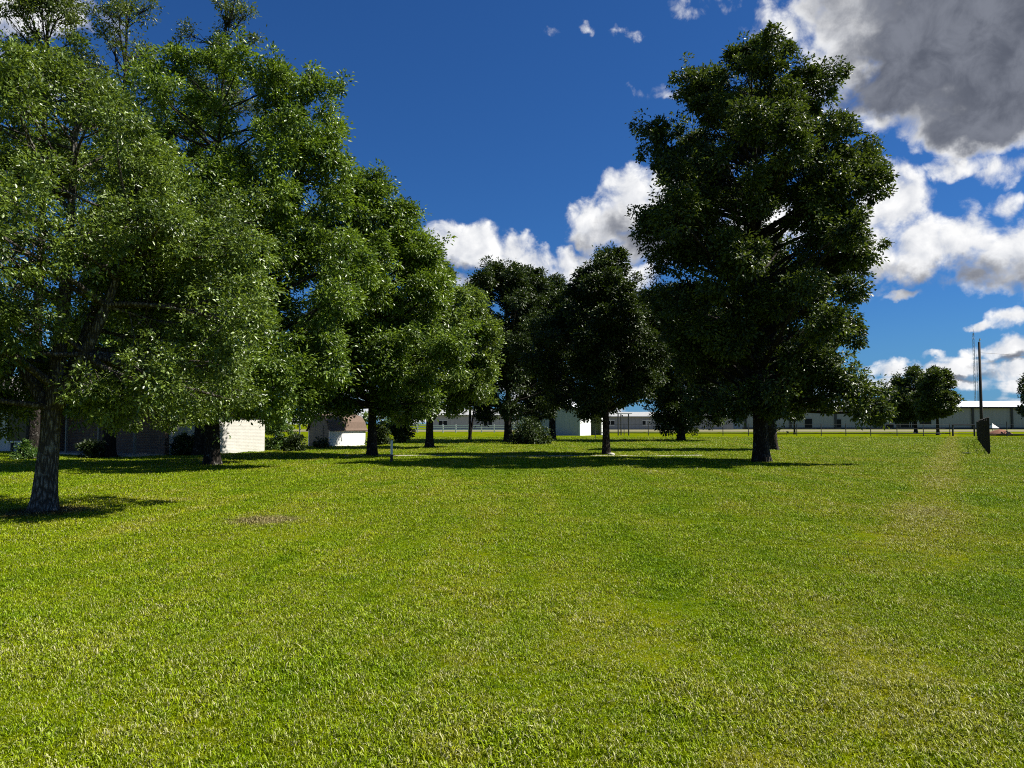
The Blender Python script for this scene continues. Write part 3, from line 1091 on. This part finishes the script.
    tag(o, 'low dark line of distant trees along the horizon', 'trees', kind='stuff')


build_trees()


# ------------------------------------------------------------------ house
U = Vector((.5, .866, 0))
VV = Vector((.866, -.5, 0))
RZU = math.atan2(-.5, .866)       # local +x = VV, local +y = U (the lots here lie at 30 degrees to the view)


def build_house():
    h = thing('house', 'long low white house under the left trees with a grey shingle roof', 'house', (-18.1, 37.07, 0), RZU)
    D, Z, W = 8.0, 2.55, 24.0
    MB().box(-.25, 0, 1.85, D, 0, Z).box(-W, -.25, D - .25, D, 0, Z).build('wall', M['white_wall'], h)
    o = MB().box(-8.6, 0, 1.6, 1.849, 0, Z).box(-8.85, -8.6, .2, 1.849, 0, Z).build('porch_wall', M['brown_brick'], h)
    o['label'] = 'brown brick wall of the recessed porch'
    MB().box(-8.6, .1, -.3, 1.6, -.05, .12).build('porch_slab', M['concrete'], h)
    o = MB().box(-W, -8.6, 0, .2, .1, Z).build('siding_wall', M['siding'], h)
    o['label'] = 'white vertical board wall at the left end'
    MB().box(-W, -W + .25, .2, D - .25, 0, Z).build('end_wall', M['siding'], h)
    MB().box(-W, -8.6, .03, .19, -.1, .1).build('plinth', M['concrete'], h)
    for x in (-.1, -3.0, -5.8):
        MB().box(x - .05, x + .05, .0, .1, .12, Z - .06).build('porch_post', M['shaded_board'], h)
    for x0, x1, z0, z1 in ((-11.3, -9.25, .72, 2.3), (-18.2, -16.0, .9, 2.2)):
        f = MB().box(x0 - .07, x1 + .07, -.04, -.002, z0 - .07, z0).box(x0 - .07, x1 + .07, -.04, -.002, z1, z1 + .07)
        f.box(x0 - .07, x0, -.04, -.002, z0, z1).box(x1, x1 + .07, -.04, -.002, z0, z1).box((x0 + x1) / 2 - .02, (x0 + x1) / 2 + .02, -.03, -.012, z0, z1)
        w = f.build('window', M['white_paint'] if x0 < -15 else M['steel'], h)
        MB().box(x0, x1, -.012, -.004, z0, z1).build('pane', M['glass'], w)
        MB().box(x0 - .1, x1 + .1, -.09, -.041, z0 - .12, z0 - .071).build('sill', M['white_paint'], w)
    d = MB().box(-4.9, -4.0, 1.55, 1.597, .12, 2.2).build('door', M['steel'], h)
    MB().tube([(-4.1, 1.53, 1.1), (-4.1, 1.48, 1.1), (-4.2, 1.48, 1.1)], .018, 6).build('handle', M['galv'], d)
    MB().tube([(-10.75, -.08, 0), (-10.75, -.08, .6)], .07, 8).build('pipe', M['steel'], h)
    # hip roof
    OV, EZ, th = .45, 2.56, .14
    x0, x1, y0, y1 = -W - OV, OV, -OV, D + OV
    half = (y1 - y0) / 2
    ym, rz_ = (y0 + y1) / 2, EZ + half * .44
    lo = [(x0, y0, EZ), (x1, y0, EZ), (x1, y1, EZ), (x0, y1, EZ), (x1 - half, ym, rz_), (x0 + half, ym, rz_)]
    vs = lo + [(a, b, c + th) for a, b, c in lo]
    fs = [(6, 7, 10, 11), (7, 8, 10), (8, 9, 11, 10), (9, 6, 11), (3, 2, 1, 0), (0, 1, 7, 6), (1, 2, 8, 7), (2, 3, 9, 8), (3, 0, 6, 9)]
    vs = lo[:4] + vs[6:]
    fs = [tuple(i if i < 4 else i - 2 for i in f) for f in fs]
    r = MB().add(vs, fs).build('roof', M['shingle'], h)
    f = MB().box(x0 - .03, x1 + .03, y0 - .034, y0 - .004, EZ - .03, EZ + th + .02).box(x1 + .004, x1 + .034, y0 - .004, y1, EZ - .03, EZ + th + .02)
    f.build('fascia', M['white_paint'], r)
    MB().box(-15, -14.3, ym - .35, ym + .35, 4.0, 5.2).build('chimney', M['brown_brick'], r)


build_house()


def build_outbuildings():
    # little shed with a gambrel roof: local origin = corner between the gable and the white wall
    p = at(330, 53.0)
    s = thing('shed', 'little white shed with a brown rounded roof and a grey gable end darkened as in shade', 'shed', (p[0], p[1], 0), RZU)
    Wd, Dp = 2.0, 3.7
    MB().box(-.08, 0, 0, Dp, 0, 1.2).box(-Wd, -Wd + .08, 0, Dp, 0, 1.2).build('wall', M['white_paint'], s)
    prof = [(-Wd + .08, 0), (-.08, 0), (-.08, 1.2), (-.2, 1.68), (-.55, 2.06), (-1.0, 2.17), (-1.45, 2.06), (-1.8, 1.68), (-Wd + .08, 1.2)]
    o = MB().prism(prof, .02, .1).build('gable_wall', M['shaded_board'], s)
    MB().prism(prof, Dp - .1, Dp - .02).build('gable_wall', M['shaded_board'], s)
    outer = [(.14, 1.14), (.02, 1.28), (-.14, 1.76), (-.52, 2.16), (-1.0, 2.29), (-1.48, 2.16), (-1.86, 1.76), (-2.02, 1.28), (-2.14, 1.14)]
    inner = [(-2.1, 1.1), (-1.98, 1.25), (-1.81, 1.7), (-1.46, 2.09), (-1.0, 2.2), (-.54, 2.09), (-.19, 1.7), (-.02, 1.25), (.1, 1.1)]
    vs, fs, n = [], [], len(outer)
    for y in (-.12, Dp + .12):
        vs += [(x, y, z) for x, z in outer] + [(x, y, z) for x, z in reversed(inner)]
    for i in range(n - 1):
        fs += [(i, i + 1, 2 * n + i + 1, 2 * n + i), (n + i, 3 * n + i, 3 * n + i + 1, n + i + 1), (i, n + i, n + i + 1, i + 1), (2 * n + i, 2 * n + i + 1, 3 * n + i + 1, 3 * n + i)]
    fs += [(0, 2 * n, 3 * n, n), (n - 1, 2 * n - 1, 4 * n - 1, 3 * n - 1)]
    MB().add(vs, fs).build('roof', M['shingle_brown'], s)
    d = MB().box(-1.4, -.6, -.02, .017, 0.03, 1.5).build('door', M['shaded_board'], s)
    MB().tube([(-.72, -.06, .8), (-.72, -.02, .8)], .025, 6).build('handle', M['steel'], d)

    # carport behind the house corner
    p = at(300, 80.0)
    c = thing('carport', 'pale flat-roofed carport on thin posts beyond the house corner', 'carport', (p[0], p[1], 0), 0)
    o = MB().box(-4.2, 1.3, -.2, 5.2, 3.45, 3.75).build('roof', M['white_paint'], c)
    bevel(o, .03)
    for x, y in ((0, 0), (-4, 0), (0, 5), (-4, 5)):
        MB().box(x - .06, x + .06, y - .06, y + .06, 0, 3.45).build('post', M['galv'], c)

    # barn
    p = at(580, 106.0)
    b = thing('barn', 'white metal barn, gables painted as if shaded, behind the trunks with an open dark bay', 'barn', (p[0], p[1], 0), RZU)
    Wd, Dp, Z, RR = 9.6, 8.0, 3.55, 5.2
    gp = [(-Wd, 0), (-.12, 0), (-.12, Z), (-Wd / 2, RR), (-Wd, Z)]
    o = MB().prism(gp, 0, .12).build('gable_wall', M['barn_shaded'], b)
    MB().prism(gp, Dp - .12, Dp).build('gable_wall', M['barn_shaded'], b)
    MB().box(-.12, 0, 0, 3.6, 0, Z).box(-.12, 0, 7.4, Dp, 0, Z).box(-.12, 0, 3.6, 7.4, 3.1, Z).build('wall', M['barn_white'], b)
    MB().box(-Wd, -Wd + .12, .12, Dp - .12, 0, Z).build('wall', M['barn_white'], b)
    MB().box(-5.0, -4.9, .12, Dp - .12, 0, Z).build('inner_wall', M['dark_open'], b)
    th = .12
    vs = []
    for y in (-.3, Dp + .3):
        vs += [(-Wd - .4, y, Z - .13), (-Wd / 2, y, RR + .02), (.4, y, Z - .13), (.4, y, Z - .13 + th), (-Wd / 2, y, RR + .02 + th), (-Wd - .4, y, Z - .13 + th)]
    MB().add(vs, [(0, 1, 4, 5), (1, 2, 3, 4), (6, 11, 10, 7), (7, 10, 9, 8), (5, 4, 10, 11), (4, 3, 9, 10), (0, 6, 7, 1), (1, 7, 8, 2), (0, 5, 11, 6), (2, 8, 9, 3)]).build('roof', M['roof_white'], b)

    # long warehouse
    Y = 230.0
    x0, x1 = (742 - 512) / F * Y, (1190 - 512) / F * Y
    w = thing('warehouse', 'very long low grey warehouse with a white metal roof across the right background', 'warehouse', (x0, Y, 0), 0)
    Lw = x1 - x0
    EZ, RG, Dp = 6.6, 8.9, 44.0
    MB().box(0, Lw, 0, .3, 0, EZ).box(0, .3, .3, Dp, 0, EZ).box(Lw - .3, Lw, .3, Dp, 0, EZ).build('wall', M['grey_metal'], w)
    r = MB().add([(-.6, -.8, EZ - .05), (Lw + .6, -.8, EZ - .05), (Lw + .6, Dp / 2, RG), (-.6, Dp / 2, RG), (-.6, Dp + .8, EZ - .05), (Lw + .6, Dp + .8, EZ - .05),
                  (-.6, -.8, EZ + .15), (Lw + .6, -.8, EZ + .15), (Lw + .6, Dp / 2, RG + .2), (-.6, Dp / 2, RG + .2), (-.6, Dp + .8, EZ + .15), (Lw + .6, Dp + .8, EZ + .15)],
                 [(6, 7, 8, 9), (9, 8, 11, 10), (3, 2, 1, 0), (4, 5, 2, 3), (0, 1, 7, 6), (5, 4, 10, 11), (0, 6, 9, 3), (3, 9, 10, 4), (1, 2, 8, 7), (2, 5, 11, 8)]).build('roof', M['roof_white'], w)
    MB().box(-.6, Lw + .6, -1.0, -.81, EZ - .35, EZ + .1).build('gutter', M['steel'], r)
    MB().box(0, Lw, -.08, -.004, 0, .55).build('plinth', M['steel'], w)
    for px in (745, 790, 835, 882, 897.5, 972, 1011, 1050, 1090):
        x = (px - 512) / F * Y - x0
        MB().box(x - .28, x + .28, -.45, -.09, 0, EZ - .06).build('downpipe', M['steel'], w)
    for px, wd, z0, z1 in ((905, 3.2, .6, 3.6), (912, 1.6, .6, 3.2), (889, 2.4, .56, 1.6), (925, 3.4, 1.6, 3.2), (808, 2.2, .56, 3.2), (838, 1.6, .6, 3.0), (770, 2.6, .6, 2.6)):
        x = (px - 512) / F * Y - x0
        f = MB().box(x - wd / 2 - .15, x + wd / 2 + .15, -.12, -.084, z1, z1 + .15).box(x - wd / 2 - .15, x - wd / 2, -.12, -.084, z0, z1).box(x + wd / 2, x + wd / 2 + .15, -.12, -.084, z0, z1).build('window', M['grey_metal'], w)
        MB().box(x - wd / 2, x + wd / 2, -.1, -.09, z0, z1).build('pane', M['glass'], f)

    # two low sheds far behind the trunks
    def low_shed(name, label, pxa, pxb, Y, ez, rg, wall, nwin):
        x0, x1 = (pxa - 512) / F * Y, (pxb - 512) / F * Y
        w = thing(name, label, 'building', (x0, Y, 0), 0)
        Lw = x1 - x0
        MB().box(0, Lw, 0, .3, 0, ez).box(0, .3, .3, 16, 0, ez).box(Lw - .3, Lw, .3, 16, 0, ez).build('wall', wall, w)
        vs = [(-.5, -.6, ez - .05), (Lw + .5, -.6, ez - .05), (Lw + .5, 8, rg), (-.5, 8, rg), (-.5, 16.6, ez - .05), (Lw + .5, 16.6, ez - .05)]
        vs += [(a, b_, c_ + .2) for a, b_, c_ in vs]
        MB().add(vs, [(6, 7, 8, 9), (9, 8, 11, 10), (3, 2, 1, 0), (4, 5, 2, 3), (0, 1, 7, 6), (5, 4, 10, 11), (0, 6, 9, 3), (3, 9, 10, 4), (1, 2, 8, 7), (2, 5, 11, 8)]).build('roof', M['pale_metal'], w)
        for k in range(nwin):
            x = 4 + k * (Lw - 8) / max(nwin - 1, 1)
            f = MB().box(x - 1.2, x + 1.2, -.06, -.02, 2.5, 2.62).box(x - 1.2, x + 1.2, -.06, -.02, 1.2, 1.32).box(x - .05, x + .05, -.06, -.02, 1.33, 2.49).build('window', M['white_paint'], w)
            MB().box(x - 1.1, x + 1.1, -.015, -.004, 1.32, 2.5).build('pane', M['glass'], f)
        d = MB().box(Lw * .36, Lw * .36 + 3.2, -.05, -.004, .02, 3.0).build('door', M['grey_metal'], w)
    low_shed('pale_building', 'long pale low building glimpsed between the trunks left of centre', 428, 548, 205.0, 3.9, 5.6, M['pale_metal'], 3)
    low_shed('storage_building', 'low grey storage building glimpsed between the pointed tree and the tallest tree', 596, 733, 215.0, 3.6, 4.9, M['grey_metal'], 4)


build_outbuildings()


# ------------------------------------------------------------------ fences, poles, small things
def build_furniture():
    # dark post fence running away from the viewer at the right
    a, b = Vector((24.7, 40.0, 0)), Vector((45.6, 75.5, 0))
    d = (b - a)
    L = d.length
    rz = math.atan2(d.y, d.x)
    f = thing('post_fence', 'dark wooden post and rail fence seen almost end-on at the right of the lawn', 'fence', a, rz)
    rng = random.Random(4)
    nsec = 22
    sl_ = L / nsec
    for i in range(nsec + 1):
        x = i * sl_
        h_ = 1.88 + rng.uniform(-.07, .09) + (.12 if i == 0 else 0)
        w_ = .07 + rng.uniform(-.01, .015)
        q = rng.uniform(-.03, .03)
        vs = [(x - w_, -w_, -.2), (x + w_, -w_, -.2), (x + w_, w_, -.2), (x - w_, w_, -.2),
              (x - w_ * .9 + q, -w_ * .9, h_ - .03), (x + w_ * .9 + q, -w_ * .9, h_), (x + w_ * .9 + q, w_ * .9, h_), (x - w_ * .9 + q, w_ * .9, h_ - .03)]
        o = MB().add(vs, [(3, 2, 1, 0), (4, 5, 6, 7), (0, 1, 5, 4), (1, 2, 6, 5), (2, 3, 7, 6), (3, 0, 4, 7)]).build('post', M['black_wood'], f)
        bevel(o, .012)
    for z in (.42, .98, 1.55):
        mb = MB()
        for i in range(nsec):
            dz = rng.uniform(-.02, .02)
            mb.box(i * sl_ + .004, (i + 1) * sl_ - .004, -.125, -.105, z + dz, z + dz + .02)
        mb.build('rail', M['black_wood'], f)
    # wire fence along the far edge of the lawn
    def wire_fence(label, pts, spacing, hgt, mat, rails, group=None, r=.055, rr=.03, name='wire_fence'):
        p0 = Vector(pts[0])
        w = thing(name, label, 'fence', p0, 0, group)
        P = [Vector(p) - p0 for p in pts]
        for q0, q1 in zip(P[:-1], P[1:]):
            dd = q1 - q0
            n = max(1, round(dd.length / spacing))
            for i in range(n + (1 if q1 is P[-1] else 0)):
                q = q0 + dd * i / n
                MB().tube([(q.x, q.y, -.1), (q.x, q.y, hgt)], r, 7).build('post', mat, w)
        for z, rad in rails:
            mb = MB()
            mb.tube([(q.x, q.y - r - rad - .004, z) for q in P], rad, 6)
            mb.build('rail', mat, w)
        return w
    A = [at(600, 109), at(748, 105), at(870, 103), at(949, 102.5)]
    wire_fence('low dark pipe fence along the far edge of the lawn, left of its gate', [(x, y, 0) for x, y in A], 3.35, 1.65, M['steel'], [(.36, .07), (1.55, .018), (.95, .014)])
    A = [at(976, 101), at(1006, 97), at(1080, 93)]
    wire_fence('dark pipe fence right of the gate, behind the dark post fence', [(x, y, 0) for x, y in A], 3.6, 1.9, M['steel'], [(.3, .07), (1.5, .018)])
    p0, p1 = at(952, 102.4), at(973.5, 101.4)
    g = thing('pipe_gate', 'dark pipe gateway frame standing between the two round trees and the post fence', 'gate', (p0[0], p0[1], 0), math.atan2(p1[1] - p0[1], p1[0] - p0[0]))
    Lg = math.hypot(p1[0] - p0[0], p1[1] - p0[1])
    for x in (0, Lg):
        MB().tube([(x, 0, -.1), (x, 0, 1.42)], .11, 8).build('post', M['steel'], g)
    MB().tube([(-.1, 0, 1.5), (Lg + .1, 0, 1.5)], .08, 8).build('top_rail', M['steel'], g)
    MB().tube([(.115, 0, .3), (Lg - .115, 0, .3)], .05, 8).build('bottom_rail', M['steel'], g)
    # white rail fence
    A = [at(392, 146), at(520, 144)]
    w = thing('rail_fence', 'white three-rail fence glimpsed between trunks left of centre', 'fence', (A[0][0], A[0][1], 0), 0)
    Lf = A[1][0] - A[0][0]
    n = 10
    for i in range(n + 1):
        x = Lf * i / n
        MB().box(x - .1, x + .1, -.1, .1, 0, 1.5).build('post', M['white_paint'], w)
    for z in (.45, .85, 1.25):
        MB().box(-.1, Lf + .1, -.17, -.104, z, z + .14).build('rail', M['white_paint'], w)

    # utility pole
    p = at(981, 90.0)
    u = thing('utility_pole', 'tall plain black utility pole behind the end of the post fence', 'utility pole', (p[0], p[1], 0))
    MB().tube([(0, 0, -.3), (0, 0, 3), (.01, 0, 11.2)], [.19, .175, .125], 14).build('pole', M['pole_wood'], u, smooth=True)
    MB().tube([(0, 0, 11.2), (.02, 0, 11.34), (.1, 0, 11.46), (.13, 0, 11.62)], [.05, .05, .09, .07], 8).build('insulator', M['rock'], u)
    pts = []
    for i in range(25):
        s = i / 24
        pts.append((.14 + s * 60, 0 + s * 14, 9.95 - 1.2 * 4 * s * (1 - s) * .5))
    MB().tube(pts, .018, 5).build('wire', M['steel'], u)
    # radio masts, lattice
    def mast(label, px, d, top_py, w):
        p = at(px, d)
        m_ = thing('radio_mast', label, 'radio mast', (p[0], p[1], 0), .3, 'lattice radio masts on the horizon')
        Hm = CAM_H + (424 - top_py) / F * d
        mb = MB()
        leg = [(w * math.cos(a), w * math.sin(a)) for a in (0, 2.094, 4.189)]
        for x, y in leg:
            mb.tube([(x, y, 0), (x, y, Hm * .96)], .09, 4)
        n = int(Hm / 2.2)
        for i in range(n):
            z = i * Hm * .96 / n
            z2 = (i + 1) * Hm * .96 / n
            for k in range(3):
                x0, y0 = leg[k]
                x1, y1 = leg[(k + 1) % 3]
                mb.tube([(x0, y0, z), (x1, y1, z2)], .045, 3, cap=False)
        mb.build('lattice', M['galv'], m_)
        MB().tube([(0, 0, Hm * .94), (0, 0, Hm)], .1, 5).build('antenna', M['galv'], m_)
        MB().tube([(-w * 2.2, 0, Hm * .91), (w * 2.2, 0, Hm * .91)], .08, 5).build('cross_arm', M['galv'], m_)
    mast('taller lattice radio mast just left of the utility pole', 975.5, 420.0, 329, .5)
    mast('shorter fainter radio mast between the tall mast and the utility pole', 978.3, 560.0, 354, .4)

    # white marker stake on the lawn
    p = at(392, 31.6)
    s = thing('marker_stake', 'thin white marker stake with a dark foot on the shaded lawn', 'stake', (p[0], p[1], gz(*p)))
    bevel(MB().box(-.045, .045, -.03, .03, .34, .92).build('stake', M['white_paint'], s), .01)
    MB().box(-.05, .05, -.035, .035, -.1, .34).build('foot', M['steel'], s)
    # stake near barn
    p = at(595, 82)
    s = thing('iron_stake', 'thin dark iron stake in the grass before the barn', 'stake', (p[0], p[1], 0))
    MB().tube([(0, 0, -.1), (0.01, 0, .98)], .05, 6).build('rod', M['steel'], s)
    MB().tube([(0.01, 0, .98), (.01, 0, 1.06)], .075, 6).build('cap', M['steel'], s)
    # pipe frame
    p = at(618, 107)
    s = thing('swing_set', 'thin upright pipe stand with a top bar right of the pointed tree', 'swing set', (p[0], p[1], 0))
    for x, y in ((0, 0), (1.48, .2), (.7, 2.2)):
        MB().tube([(x, y, -.1), (x, y, 3.0)], .085, 8).build('post', M['steel'], s)
    MB().tube([(-.25, .0, 3.07), (1.95, .28, 3.07)], .06, 8).build('top_bar', M['galv'], s)
    # low valve cover
    p = at(965, 40.5)
    s = thing('valve_box', 'small low black cover lying in the grass left of the post fence', 'valve cover', (p[0], p[1], gz(*p)), .4)
    bevel(MB().box(-.15, .15, -.12, .12, -.05, .07).build('box', M['steel'], s), .015)
    bevel(MB().box(-.17, .17, -.14, .14, .072, .1).build('lid', M['steel'], s), .012)
    # dirt mound with sheet
    rng2 = np.random.default_rng(9)
    p = at(999, 112)
    s = thing('dirt_mound', 'reddish dirt mound beyond the pipe fence, right of the post fence', 'dirt mound', (p[0], p[1], 0))
    n, mring = 20, 7
    vs, fs = [], []
    for j in range(mring):
        rr = 1 - j / (mring - 1)
        for k in range(n):
            th = 2 * math.pi * k / n
            q = 1 + .13 * math.sin(3 * th + 1) + .07 * math.sin(7 * th + j)
            vs.append((math.cos(th) * 1.9 * rr * q, math.sin(th) * 1.3 * rr * q, .8 * (1 - rr ** 1.7) + rng2.normal() * .03 - (.05 if j == 0 else 0)))
    for j in range(mring - 1):
        for k in range(n):
            fs.append((j * n + k, j * n + (k + 1) % n, (j + 1) * n + (k + 1) % n, (j + 1) * n + k))
    MB().add(vs, fs).build('mound', M['dirt'], s, smooth=True)
    p = at(993, 114)
    s = thing('canopy_tent', 'small white peaked canopy over the dirt mound beside the post fence', 'canopy', (p[0], p[1], 0))
    MB().add([(-.5, -.5, 1.0), (.5, -.5, 1.0), (.5, .5, 1.0), (-.5, .5, 1.0), (-.2, 0, 1.7)], [(0, 1, 4), (1, 2, 4), (2, 3, 4), (3, 0, 4), (3, 2, 1, 0)]).build('cover', M['white_paint'], s)
    for x, y in ((-.45, -.45), (.45, -.45), (.45, .45), (-.45, .45)):
        MB().tube([(x, y, -.1), (x, y, .995)], .04, 6).build('leg', M['steel'], s)
    # pale stone at a trunk
    p = at(611, 39.3)
    mb = MB()
    vs, fs = [], []
    for j in range(6):
        ph = math.pi * j / 5
        for k in range(9):
            th = 2 * math.pi * k / 9
            q = 1 + .18 * math.sin(2 * th + j) + .1 * math.sin(5 * th)
            vs.append((.17 * math.sin(ph) * math.cos(th) * q, .14 * math.sin(ph) * math.sin(th) * q, .1 * math.cos(ph) + .05))
    for j in range(5):
        for k in range(9):
            fs.append((j * 9 + k, j * 9 + (k + 1) % 9, (j + 1) * 9 + (k + 1) % 9, (j + 1) * 9 + k))
    o = mb.add(vs, fs).build('stone', M['rock'], smooth=True)
    o.location = (p[0], p[1], gz(*p))
    tag(o, 'pale stone lying at the foot of the pointed dark tree', 'stone')


build_furniture()
